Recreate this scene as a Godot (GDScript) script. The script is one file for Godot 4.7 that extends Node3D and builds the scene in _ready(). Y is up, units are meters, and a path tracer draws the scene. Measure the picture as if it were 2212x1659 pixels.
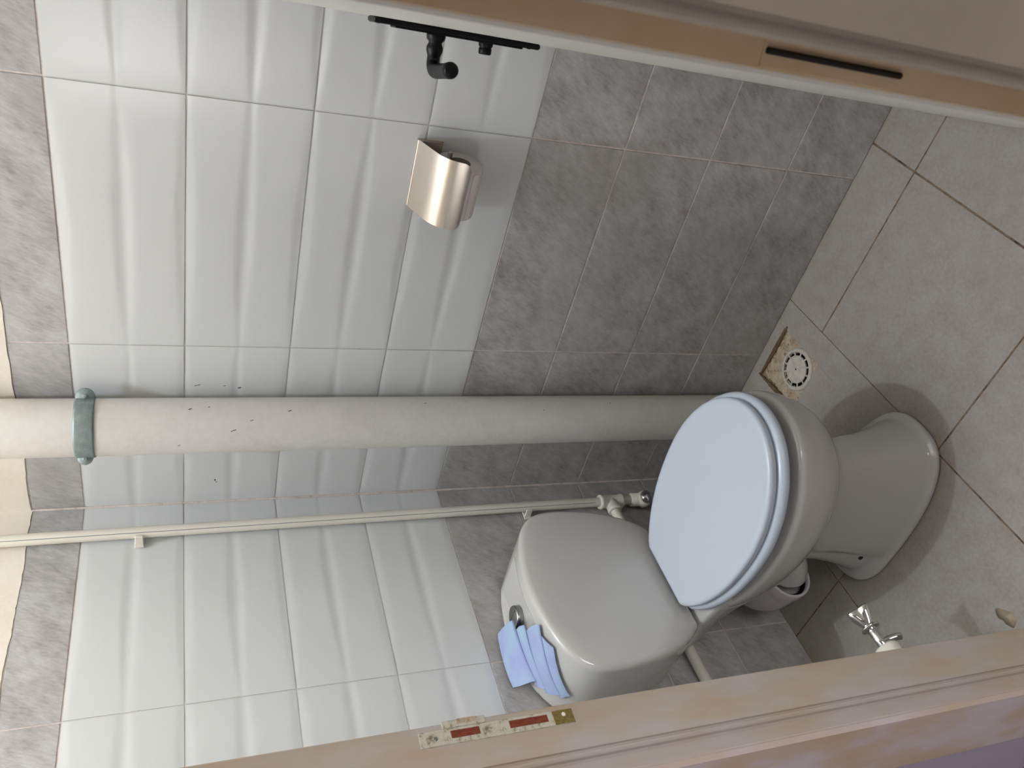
extends Node3D
# A narrow WC seen through its door, photographed with the camera turned on its side.
# Origin: floor corner of back wall (z = 0) and right wall (x = 0). y up, metres.

const TX := -0.478          # toilet axis
const KX := -0.462          # cistern axis
const PITCH := 0.003        # joint width
const XW := -0.90           # room face of the door wall
const XO := -0.99           # corridor face of the door wall
const ZJ := 0.558           # latch side of the door opening
const ZR := 1.398           # hinge side of the door opening
const ZF := 1.45            # room face of the front wall
const CEIL := 3.3
var M := {}
var rng := RandomNumberGenerator.new()

# ------------------------------------------------------------------ helpers
func tag(o: Node, label := "", category := "", group := "", kind := "") -> Node:
	if label != "": o.set_meta("label", label)
	if category != "": o.set_meta("category", category)
	if group != "": o.set_meta("group", group)
	if kind != "": o.set_meta("kind", kind)
	return o

func root(called: String, at := Vector3.ZERO) -> Node3D:
	var n := Node3D.new()
	n.name = called
	n.position = at
	add_child(n, true)
	return n

func put(called: String, mesh: Mesh, mat: Material, parent: Node = null, at := Vector3.ZERO, rot := Basis.IDENTITY) -> MeshInstance3D:
	var o := MeshInstance3D.new()
	o.name = called
	o.mesh = mesh
	o.material_override = mat
	o.transform = Transform3D(rot, at)
	(self if parent == null else parent).add_child(o, true)
	return o

func loft(rings: Array, cap_a := true, cap_b := true, flat := false) -> ArrayMesh:
	var st := SurfaceTool.new()
	st.begin(Mesh.PRIMITIVE_TRIANGLES)
	st.set_smooth_group(-1 if flat else 0)
	var n: int = rings[0].size()
	for i in rings.size() - 1:
		var a: PackedVector3Array = rings[i]
		var b: PackedVector3Array = rings[i + 1]
		for j in n:
			var k := (j + 1) % n
			tri(st, a[j], b[j], b[k])
			tri(st, a[j], b[k], a[k])
	if cap_a: fan(st, rings[0], false)
	if cap_b: fan(st, rings[-1], true)
	st.generate_normals()
	return st.commit()

func tri(st: SurfaceTool, a: Vector3, b: Vector3, c: Vector3) -> void:
	if a.is_equal_approx(b) or b.is_equal_approx(c) or a.is_equal_approx(c): return
	for v in [a, b, c]:
		st.set_uv(Vector2(v.x + v.z, v.y))
		st.add_vertex(v)

func fan(st: SurfaceTool, ring: PackedVector3Array, up: bool) -> void:
	var c := Vector3.ZERO
	for v in ring: c += v
	c /= ring.size()
	for j in ring.size():
		var k := (j + 1) % ring.size()
		if up: tri(st, ring[j], c, ring[k])
		else: tri(st, ring[j], ring[k], c)

# chamfered block, centred
func block(s: Vector3, b := 0.001) -> ArrayMesh:
	var h := s / 2
	var rings := []
	for r in [[-h.z, b], [-h.z + b, 0.0], [h.z - b, 0.0], [h.z, b]]:
		var e: float = r[1]
		var x := h.x - e
		var y := h.y - e
		var ring := PackedVector3Array()
		for p in [[x, -y + b], [x, y - b], [x - b, y], [-x + b, y], [-x, y - b], [-x, -y + b], [-x + b, -y], [x - b, -y]]:
			ring.append(Vector3(p[0], p[1], r[0]))
		rings.append(ring)
	return loft(rings, true, true, true)

func box(a: Vector3, b: Vector3, called: String, mat: Material, parent: Node = null, bevel := 0.001) -> MeshInstance3D:
	return put(called, block((b - a).abs(), bevel), mat, parent, (a + b) / 2)

# turned shape about +y; profile of (radius, height)
func lathe(prof: Array, segs := 40, caps := true, flat := false) -> ArrayMesh:
	var rings := []
	for p in prof:
		var ring := PackedVector3Array()
		for j in segs:
			var t := TAU * j / segs
			ring.append(Vector3(cos(t) * p[0], p[1], -sin(t) * p[0]))
		rings.append(ring)
	return loft(rings, caps, caps, flat)

# rod of a given length with slightly eased ends, from the origin along +y
func rod(r: float, l: float, segs := 28, e := 0.0008) -> ArrayMesh:
	return lathe([[r - e, 0.0], [r - e * 0.3, e * 0.3], [r, e], [r, e * 2], [r, l - e * 2], [r, l - e], [r - e * 0.3, l - e * 0.3], [r - e, l]], segs)

func tube(path: PackedVector3Array, r, segs := 20, caps := true) -> ArrayMesh:
	var rings := []
	var side := Vector3.ZERO
	for i in path.size():
		var t := (path[mini(i + 1, path.size() - 1)] - path[maxi(i - 1, 0)]).normalized()
		if side == Vector3.ZERO:
			side = t.cross(Vector3.UP if absf(t.y) < 0.9 else Vector3.RIGHT).normalized()
		side = (side - t * side.dot(t)).normalized()
		var up := side.cross(t)
		var rr: float = r[i] if r is Array else r
		var ring := PackedVector3Array()
		for j in segs:
			var a := TAU * j / segs
			ring.append(path[i] + (side * cos(a) + up * sin(a)) * rr)
		rings.append(ring)
	return loft(rings, caps, caps)

func smooth_path(pts: Array, sub := 6) -> PackedVector3Array:
	var out := PackedVector3Array()
	for i in pts.size() - 1:
		var p0: Vector3 = pts[maxi(i - 1, 0)]
		var p1: Vector3 = pts[i]
		var p2: Vector3 = pts[i + 1]
		var p3: Vector3 = pts[mini(i + 2, pts.size() - 1)]
		for k in sub: out.append(p1.cubic_interpolate(p2, p0, p3, float(k) / sub))
	out.append(pts[-1])
	return out

func turn(from: Vector3, to: Vector3) -> Basis:
	return Basis(Quaternion(from.normalized(), to.normalized()))

func lerp_table(t: Array, x: float) -> float:
	if x <= t[0][0]: return t[0][1]
	for i in t.size() - 1:
		if x <= t[i + 1][0]:
			return lerpf(t[i][1], t[i + 1][1], (x - t[i][0]) / (t[i + 1][0] - t[i][0]))
	return t[-1][1]

# ------------------------------------------------------------------ materials
func mat(c: Color, rough := 0.6, metal := 0.0) -> StandardMaterial3D:
	var m := StandardMaterial3D.new()
	m.albedo_color = c
	m.roughness = rough
	m.metallic = metal
	return m

# seamless picture from several noise layers; every entry: [frequency x, frequency y, weight, seed]
func cloud(size: int, layers: Array, ramp: Gradient) -> ImageTexture:
	var img := Image.create(size, size, true, Image.FORMAT_RGB8)
	var acc := PackedFloat32Array()
	acc.resize(size * size)
	for L in layers:
		var n := FastNoiseLite.new()
		n.seed = L[3]
		n.noise_type = FastNoiseLite.TYPE_SIMPLEX_SMOOTH
		n.fractal_octaves = 3
		n.frequency = 1.0
		var shear: float = L[4] if L.size() > 4 else 0.0
		var edge := 0.18
		for y in size:
			var v := float(y) / size
			var ty := smoothstep(1.0 - edge, 1.0, v)
			for x in size:
				var u := float(x) / size
				var tx := smoothstep(1.0 - edge, 1.0, u)
				var f := n.get_noise_2d((u + shear * v) * L[0], v * L[1])
				if tx > 0.0: f = lerpf(f, n.get_noise_2d((u - 1.0 + shear * v) * L[0], v * L[1]), tx)
				if ty > 0.0:
					var w := v - 1.0
					var g := n.get_noise_2d((u + shear * w) * L[0], w * L[1])
					if tx > 0.0: g = lerpf(g, n.get_noise_2d((u - 1.0 + shear * w) * L[0], w * L[1]), tx)
					f = lerpf(f, g, ty)
				acc[y * size + x] += L[2] * f
	for y in size:
		for x in size:
			img.set_pixel(x, y, ramp.sample(clampf(0.5 + acc[y * size + x], 0.0, 1.0)))
	img.generate_mipmaps()
	return ImageTexture.create_from_image(img)

func grad(stops: Array) -> Gradient:
	var g := Gradient.new()
	g.offsets = PackedFloat32Array(stops.map(func(s): return s[0]))
	g.colors = PackedColorArray(stops.map(func(s): return s[1]))
	return g

func tex(m: StandardMaterial3D, t: Texture2D, scale := 1.0, world := true) -> StandardMaterial3D:
	m.albedo_texture = t
	m.albedo_color = Color.WHITE
	m.uv1_triplanar = true
	m.uv1_world_triplanar = world
	m.uv1_scale = Vector3.ONE * scale
	return m

func materials() -> void:
	M.white_tile = mat(Color(0.84, 0.842, 0.835), 0.22)
	M.grout = tex(mat(Color.WHITE, 0.9), cloud(128, [[8, 8, 0.35, 5], [40, 40, 0.3, 6]], grad([[0.0, Color(0.66, 0.60, 0.55)], [0.4, Color(0.82, 0.775, 0.74)], [1.0, Color(0.90, 0.875, 0.85)]])), 4.0)
	M.white_grout = mat(Color(0.80, 0.795, 0.78), 0.9)
	var gt := cloud(1024, [[6, 8, 0.34, 11, 0.4], [26, 18, 0.24, 12, 0.6], [90, 30, 0.2, 13, 0.5], [220, 60, 0.14, 15, 0.4], [200, 220, 0.07, 14]],
		grad([[0.0, Color(0.555, 0.53, 0.51)], [0.35, Color(0.655, 0.64, 0.625)], [0.62, Color(0.715, 0.705, 0.695)], [1.0, Color(0.79, 0.785, 0.775)]]))
	M.grey_tile = mat(Color.WHITE, 0.34)
	M.grey_tile.albedo_texture = gt
	var ft := cloud(512, [[7, 7, 0.22, 21], [40, 40, 0.2, 22], [150, 150, 0.24, 23]],
		grad([[0.0, Color(0.555, 0.515, 0.46)], [0.45, Color(0.625, 0.595, 0.55)], [0.6, Color(0.64, 0.62, 0.59)], [1.0, Color(0.70, 0.67, 0.635)]]))
	M.floor_tile = mat(Color.WHITE, 0.5)
	M.floor_tile.albedo_texture = ft
	M.floor_grout = tex(mat(Color.WHITE, 0.95), cloud(128, [[9, 9, 0.5, 31], [40, 40, 0.3, 32]], grad([[0.0, Color(0.24, 0.19, 0.14)], [0.4, Color(0.48, 0.405, 0.32)], [1.0, Color(0.60, 0.53, 0.44)]])), 3.0)
	M.plaster = tex(mat(Color.WHITE, 0.9), cloud(256, [[4, 4, 0.4, 41], [60, 60, 0.2, 42]], grad([[0.0, Color(0.86, 0.815, 0.745)], [0.6, Color(0.91, 0.87, 0.81)], [1.0, Color(0.93, 0.90, 0.85)]])), 1.5)
	M.ceiling = mat(Color(0.90, 0.90, 0.89), 0.9)
	M.ceramic = mat(Color(0.775, 0.765, 0.745), 0.12)
	M.ceramic.clearcoat_enabled = true
	M.ceramic.clearcoat = 0.4
	M.ceramic.clearcoat_roughness = 0.05
	M.seat = mat(Color(0.795, 0.825, 0.865), 0.26)
	M.pvc = tex(mat(Color.WHITE, 0.42), cloud(256, [[5, 5, 0.25, 51], [30, 30, 0.25, 52]], grad([[0.0, Color(0.80, 0.78, 0.75)], [0.5, Color(0.86, 0.845, 0.815)], [1.0, Color(0.89, 0.88, 0.855)]])), 2.0)
	M.ppr = mat(Color(0.885, 0.865, 0.81), 0.45)
	M.ppr_stripe = mat(Color(0.42, 0.47, 0.47), 0.5)
	M.pvc_sleeve = mat(Color(0.80, 0.77, 0.77), 0.45)
	M.zinc = tex(mat(Color.WHITE, 0.5, 0.55), cloud(128, [[8, 8, 0.4, 61], [40, 40, 0.2, 62]], grad([[0.0, Color(0.45, 0.49, 0.49)], [0.5, Color(0.56, 0.60, 0.60)], [1.0, Color(0.70, 0.73, 0.73)]])), 5.0)
	M.chrome = mat(Color(0.88, 0.88, 0.88), 0.08, 1.0)
	M.dull_chrome = mat(Color(0.62, 0.62, 0.62), 0.25, 1.0)
	M.steel = mat(Color(0.76, 0.725, 0.685), 0.33, 1.0)
	M.paper = mat(Color(0.90, 0.87, 0.85), 0.95)
	M.card = mat(Color(0.50, 0.46, 0.40), 0.9)
	M.black = mat(Color(0.022, 0.022, 0.024), 0.42)
	M.black.metallic_specular = 0.35
	M.black_metal = mat(Color(0.045, 0.045, 0.045), 0.42)
	M.cloth = tex(mat(Color.WHITE, 0.95), cloud(256, [[3, 3, 0.75, 81], [60, 60, 0.15, 82]], grad([[0.0, Color(0.63, 0.66, 0.83)], [0.5, Color(0.65, 0.71, 0.85)], [1.0, Color(0.65, 0.765, 0.84)]])), 5.0)
	M.cement = tex(mat(Color.WHITE, 0.95), cloud(256, [[6, 6, 0.5, 91], [30, 30, 0.35, 92]], grad([[0.0, Color(0.52, 0.43, 0.33)], [0.35, Color(0.67, 0.60, 0.51)], [1.0, Color(0.77, 0.715, 0.65)]])), 6.0)
	M.brown_dirt = tex(mat(Color.WHITE, 0.95), cloud(128, [[8, 8, 0.5, 93], [40, 40, 0.3, 94]], grad([[0.0, Color(0.27, 0.20, 0.14)], [0.6, Color(0.42, 0.33, 0.24)], [1.0, Color(0.52, 0.43, 0.33)]])), 8.0)
	M.grate = tex(mat(Color.WHITE, 0.55), cloud(128, [[6, 6, 0.4, 95], [24, 24, 0.35, 96]], grad([[0.0, Color(0.56, 0.52, 0.46)], [0.4, Color(0.76, 0.73, 0.67)], [1.0, Color(0.82, 0.80, 0.75)]])), 9.0)
	M.hole = mat(Color(0.10, 0.075, 0.06), 0.9)
	M.door_face = tex(mat(Color.WHITE, 0.35), cloud(128, [[4, 20, 0.35, 101]], grad([[0.0, Color(0.80, 0.79, 0.75)], [1.0, Color(0.86, 0.855, 0.82)]])), 2.0)
	M.door_edge = tex(mat(Color.WHITE, 0.5), cloud(256, [[14, 2, 0.4, 103], [6, 6, 0.2, 104]], grad([[0.0, Color(0.76, 0.66, 0.51)], [0.5, Color(0.84, 0.75, 0.60)], [1.0, Color(0.87, 0.80, 0.68)]])), 2.0)
	var jamb := cloud(512, [[5, 2, 0.5, 105], [24, 4, 0.22, 106], [80, 30, 0.08, 107]], grad([[0.0, Color(0.68, 0.60, 0.505)], [0.4, Color(0.685, 0.635, 0.58)], [0.65, Color(0.695, 0.655, 0.625)], [1.0, Color(0.71, 0.67, 0.655)]]))
	M.jamb = tex(mat(Color.WHITE, 0.45), jamb, 2.4)
	M.architrave = tex(mat(Color.WHITE, 0.6), cloud(512, [[5, 2.5, 0.8, 108], [30, 12, 0.12, 109]], grad([[0.0, Color(0.72, 0.64, 0.54)], [0.35, Color(0.74, 0.665, 0.59)], [0.6, Color(0.765, 0.71, 0.695)], [1.0, Color(0.785, 0.74, 0.75)]])), 1.6)
	M.corridor = tex(mat(Color.WHITE, 0.85), cloud(256, [[3, 3, 0.3, 110], [60, 60, 0.1, 111]], grad([[0.0, Color(0.63, 0.59, 0.64)], [1.0, Color(0.69, 0.65, 0.69)]])), 1.0)
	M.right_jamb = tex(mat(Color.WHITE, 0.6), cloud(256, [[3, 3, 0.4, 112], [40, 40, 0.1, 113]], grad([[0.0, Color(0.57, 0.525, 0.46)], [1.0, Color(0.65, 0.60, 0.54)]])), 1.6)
	M.strike = tex(mat(Color.WHITE, 0.55), cloud(256, [[5, 5, 0.7, 121], [26, 26, 0.3, 122]], grad([[0.0, Color(0.45, 0.42, 0.30)], [0.3, Color(0.64, 0.61, 0.53)], [0.45, Color(0.73, 0.71, 0.65)], [1.0, Color(0.78, 0.755, 0.70)]])), 14.0)
	M.brass = tex(mat(Color.WHITE, 0.5, 0.3), cloud(128, [[8, 8, 0.5, 123]], grad([[0.0, Color(0.40, 0.35, 0.16)], [1.0, Color(0.60, 0.54, 0.32)]])), 20.0)
	M.rust_wood = tex(mat(Color.WHITE, 0.9), cloud(128, [[10, 3, 0.5, 125]], grad([[0.0, Color(0.38, 0.16, 0.10)], [1.0, Color(0.56, 0.27, 0.18)]])), 20.0)
	M.stain = mat(Color(0.61, 0.55, 0.47), 0.5)
	M.bulb = mat(Color(1, 1, 1), 0.5)
	M.bulb.emission_enabled = true
	M.bulb.emission = Color(1.0, 0.96, 0.9)
	M.bulb.emission_energy_multiplier = 4.0
	M.black_line = mat(Color(0.12, 0.10, 0.085), 0.9)

# ------------------------------------------------------------------ set-up
func _ready() -> void:
	rng.seed = 77
	var cam := Camera3D.new()
	cam.name = "camera"
	var r := Vector3(0.63592, 0.00086, 0.77175)
	var u := Vector3(0.29301, 0.92485, -0.24247)
	var b := Vector3(-0.71396, 0.38033, 0.58788)
	cam.transform = Transform3D(Basis(-u, r, b).orthonormalized(), Vector3(-1.3653, 1.4016, 1.4754))
	cam.near = 0.01
	cam.keep_aspect = Camera3D.KEEP_HEIGHT
	var lens := CameraAttributesPhysical.new()
	lens.frustum_focal_length = 12.0 / (829.5 / 1752.86)
	lens.frustum_focus_distance = 1.65
	lens.frustum_near = 0.01
	lens.exposure_aperture = 11.0
	cam.attributes = lens
	cam.fov = rad_to_deg(2.0 * atan(829.5 / 1752.86))
	add_child(cam)
	cam.current = true
	var we := WorldEnvironment.new()
	we.name = "world_environment"
	var e := Environment.new()
	e.background_mode = Environment.BG_SKY
	var sm := ProceduralSkyMaterial.new()
	sm.sky_top_color = Color(0.86, 0.86, 0.87)
	sm.sky_horizon_color = Color(0.89, 0.885, 0.88)
	sm.ground_bottom_color = Color(0.45, 0.43, 0.40)
	sm.ground_horizon_color = Color(0.70, 0.70, 0.70)
	sm.sky_energy_multiplier = 2.9
	sm.ground_energy_multiplier = 2.9
	e.sky = Sky.new()
	e.sky.sky_material = sm
	e.tonemap_mode = Environment.TONE_MAPPER_LINEAR
	e.tonemap_exposure = 0.93
	e.sdfgi_enabled = true
	e.ssao_enabled = true
	e.ssil_enabled = true
	we.environment = e
	add_child(we)
	materials()
	lamp()
	shell()
	tiles()
	doorway()
	toilet()
	soil_pipe()
	water_pipes()
	roll_holder()
	folded_cloth()
	floor_drain()
	wall_tap()

func lamp() -> void:
	var at := Vector3(-0.57, 3.05, 0.66)
	var n := root("ceiling_lamp", at)
	tag(n, "bare white bulb on a short cord under the ceiling of the toilet room", "lamp")
	put("ceiling_rose", lathe([[0.045, 0.0], [0.045, 0.004], [0.036, 0.02], [0.008, 0.026], [0.006, 0.03]].map(func(p): return [p[0], CEIL - at.y - p[1]]), 32), M.ppr, n)
	put("cord", rod(0.003, CEIL - at.y - 0.12, 10), M.ppr, n, Vector3(0, 0.095, 0))
	put("lamp_holder", lathe([[0.004, 0.112], [0.016, 0.106], [0.02, 0.098], [0.02, 0.055], [0.018, 0.052]], 28), M.ppr, n)
	put("bulb", lathe([[0.013, 0.056], [0.0135, 0.045], [0.018, 0.03], [0.028, 0.012], [0.032, 0.0], [0.031, -0.012], [0.024, -0.024], [0.012, -0.031], [0.002, -0.033]], 32), M.bulb, n)
	var l := OmniLight3D.new()
	l.name = "bulb_light"
	l.light_color = Color(0.88, 0.93, 1.0)
	l.light_energy = 1.38
	l.light_size = 0.03
	l.omni_range = 12.0
	l.omni_attenuation = 2.0
	l.shadow_enabled = true
	n.add_child(l)

# ------------------------------------------------------------------ room shell
func shell() -> void:
	var fl := root("floor")
	tag(fl, "", "", "", "structure")
	box(Vector3(XO + 0.003, -0.26, -0.1), Vector3(0.12, -0.07, ZF + 0.1), "slab", M.floor_grout, fl)
	for q in [[XO + 0.003, -0.1, -0.178, ZF + 0.1], [-0.076, -0.1, 0.12, ZF + 0.1], [-0.178, -0.1, -0.076, 0.453], [-0.178, 0.553, -0.076, ZF + 0.1]]:
		box(Vector3(q[0], -0.07, q[1]), Vector3(q[2], -0.0016, q[3]), "grout_bed", M.floor_grout, fl, 0.0002)
	var ce := box(Vector3(XO, CEIL, -0.1), Vector3(0.1, CEIL + 0.1, ZF + 0.1), "ceiling", M.ceiling)
	tag(ce, "", "", "", "structure")
	for w in [["wall_back", Vector3(XO, 0, -0.1), Vector3(0.1, CEIL, -0.0026)], ["wall_right", Vector3(0.0026, 0, -0.0026), Vector3(0.1, CEIL, ZF + 0.1)]]:
		tag(box(w[1], w[2], w[0], M.grout), "", "", "", "structure")
	var fr := root("wall_front")
	tag(fr, "", "", "", "structure")
	box(Vector3(XO, 0, ZF), Vector3(0.008, 0.79, ZF + 0.1), "lower_course", M.grey_tile, fr)
	box(Vector3(XO, 0.79, ZF), Vector3(0.008, 1.69, ZF + 0.1), "upper_course", M.white_tile, fr)
	box(Vector3(XO, 1.69, ZF), Vector3(0.008, CEIL, ZF + 0.1), "plaster", M.plaster, fr)
	var le := root("wall_left")
	tag(le, "", "", "", "structure")
	box(Vector3(XO, 0, -0.008), Vector3(XW, 0.79, ZJ - 0.05), "lower_course", M.grey_tile, le)
	box(Vector3(XO, 0.79, -0.008), Vector3(XW, 1.69, ZJ - 0.05), "upper_course", M.white_tile, le)
	box(Vector3(XO, 1.69, -0.008), Vector3(XW, CEIL, ZJ - 0.05), "plaster", M.plaster, le)
	box(Vector3(XO, 2.06, ZJ - 0.05), Vector3(XW, CEIL, ZF), "lintel", M.plaster, le)
	# corridor the photograph is taken from
	var co := root("wall_corridor")
	tag(co, "", "", "", "structure")
	var H := 3.3
	box(Vector3(XO - 0.004, -0.2, -0.6), Vector3(XO + 0.001, H, ZJ - 0.05), "door_side", M.corridor, co)
	box(Vector3(XO - 0.0035, -0.2, ZJ - 0.05), Vector3(XO + 0.002, -0.013, ZR + 0.05), "step_riser", M.corridor, co)
	box(Vector3(XO - 0.004, 2.06, ZJ - 0.05), Vector3(XO + 0.001, H, ZR + 0.05), "over_door", M.corridor, co)
	box(Vector3(XO - 0.004, -0.2, ZR + 0.05), Vector3(XO + 0.001, H, 3.4), "door_side", M.corridor, co)
	box(Vector3(XO, -0.2, ZF + 0.1), Vector3(XO + 0.1, H, 3.4), "side_wall", M.corridor, co)
	box(Vector3(XO, -0.2, -0.6), Vector3(XO + 0.1, H, -0.1), "side_wall", M.corridor, co)
	box(Vector3(-3.2, -0.2, -0.7), Vector3(XO + 0.1, H, -0.6), "end_wall", M.corridor, co)
	# end wall behind the photographer, with its window opening
	box(Vector3(-3.2, -0.2, 3.4), Vector3(XO + 0.1, 0.8, 3.5), "window_wall", M.corridor, co)
	box(Vector3(-3.2, 2.4, 3.4), Vector3(XO + 0.1, H, 3.5), "window_wall", M.corridor, co)
	box(Vector3(-3.2, 0.8, 3.4), Vector3(-2.6, 2.4, 3.5), "window_wall", M.corridor, co)
	box(Vector3(-1.1, 0.8, 3.4), Vector3(XO + 0.1, 2.4, 3.5), "window_wall", M.corridor, co)
	box(Vector3(-3.3, -0.2, -0.7), Vector3(-3.2, 0.9, 3.5), "window_wall", M.corridor, co)
	box(Vector3(-3.3, 2.0, -0.7), Vector3(-3.2, H, 3.5), "window_wall", M.corridor, co)
	box(Vector3(-3.3, 0.9, -0.7), Vector3(-3.2, 2.0, -0.45), "window_wall", M.corridor, co)
	box(Vector3(-3.3, 0.9, 0.12), Vector3(-3.2, 2.0, 3.5), "window_wall", M.corridor, co)
	tag(box(Vector3(-3.3, -0.26, -0.7), Vector3(XO - 0.004, -0.16, 3.5), "floor_corridor", M.floor_tile), "", "", "", "structure")
	tag(box(Vector3(-3.3, H, -0.7), Vector3(XO + 0.1, H + 0.1, 3.5), "ceiling_corridor", M.ceiling), "", "", "", "structure")

# one flat glazed tile; local x along, y up, z out of the wall
func flat_tile(w: float, h: float, t: float, uv: Vector2, per_metre: float, bevel := 0.0012) -> ArrayMesh:
	var st := SurfaceTool.new()
	st.begin(Mesh.PRIMITIVE_TRIANGLES)
	st.set_smooth_group(-1)
	var a := Vector2(w / 2, h / 2)
	var i := a - Vector2(bevel, bevel)
	var f := func(x, y, z):
		st.set_uv(uv + Vector2(x, -y) * per_metre)
		st.add_vertex(Vector3(x, y, z))
	var quad := func(p, q, r2, s):
		for v in [p, q, r2, p, r2, s]: f.call(v[0], v[1], v[2])
	var o := [[-a.x, -a.y], [-a.x, a.y], [a.x, a.y], [a.x, -a.y]]
	var n := [[-i.x, -i.y], [-i.x, i.y], [i.x, i.y], [i.x, -i.y]]
	quad.call([n[0][0], n[0][1], t], [n[1][0], n[1][1], t], [n[2][0], n[2][1], t], [n[3][0], n[3][1], t])
	for k in 4:
		var l := (k + 1) % 4
		quad.call([o[k][0], o[k][1], t - bevel * 0.6], [o[l][0], o[l][1], t - bevel * 0.6], [n[l][0], n[l][1], t], [n[k][0], n[k][1], t])
		quad.call([o[k][0], o[k][1], 0], [o[l][0], o[l][1], 0], [o[l][0], o[l][1], t - bevel * 0.6], [o[k][0], o[k][1], t - bevel * 0.6])
	st.generate_normals()
	st.generate_tangents()
	return st.commit()

# white tile with soft valleys; s0..s1 is the part of the 0.5 m length that is kept
func wave_tile(s0: float, s1: float, h: float) -> ArrayMesh:
	var nx := maxi(4, int((s1 - s0) / 0.02))
	var ny := 48
	var w := s1 - s0 - PITCH
	var hh := h - PITCH
	var base := 0.0083
	var st := SurfaceTool.new()
	st.begin(Mesh.PRIMITIVE_TRIANGLES)
	var pt := func(i: int, j: int) -> Vector3:
		var x := -w / 2 + w * i / nx
		var y := -hh / 2 + hh * j / ny
		var s := clampf((x + w / 2 + s0) / 0.5, 0, 1)
		var swell := sin(PI * s)
		var half := 0.007 + 0.014 * swell
		var deep := 0.0004 + 0.0013 * swell
		var z := base
		for v in [-h / 2, 0.0, h / 2]:
			var d: float = absf(y - v) / half
			if d < 1.0: z -= deep * (0.5 + 0.5 * cos(PI * d))
		if i == 0 or i == nx: z -= 0.0008
		return Vector3(x, y, z)
	st.set_smooth_group(0)
	for i in nx:
		for j in ny:
			var a: Vector3 = pt.call(i, j)
			var b2: Vector3 = pt.call(i, j + 1)
			var c: Vector3 = pt.call(i + 1, j + 1)
			var d2: Vector3 = pt.call(i + 1, j)
			tri(st, a, b2, c)
			tri(st, a, c, d2)
	st.set_smooth_group(-1)
	for i in nx:
		for j in [0, ny]:
			var a: Vector3 = pt.call(i, j)
			var c: Vector3 = pt.call(i + 1, j)
			var lo := Vector3(0, 0, 1)
			tri(st, a, c, c * (Vector3.ONE - lo)); tri(st, a, c * (Vector3.ONE - lo), a * (Vector3.ONE - lo))
	for j in ny:
		for i in [0, nx]:
			var a: Vector3 = pt.call(i, j)
			var c: Vector3 = pt.call(i, j + 1)
			var lo := Vector3(0, 0, 1)
			tri(st, a, c, c * (Vector3.ONE - lo)); tri(st, a, c * (Vector3.ONE - lo), a * (Vector3.ONE - lo))
	st.generate_normals()
	return st.commit()

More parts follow.
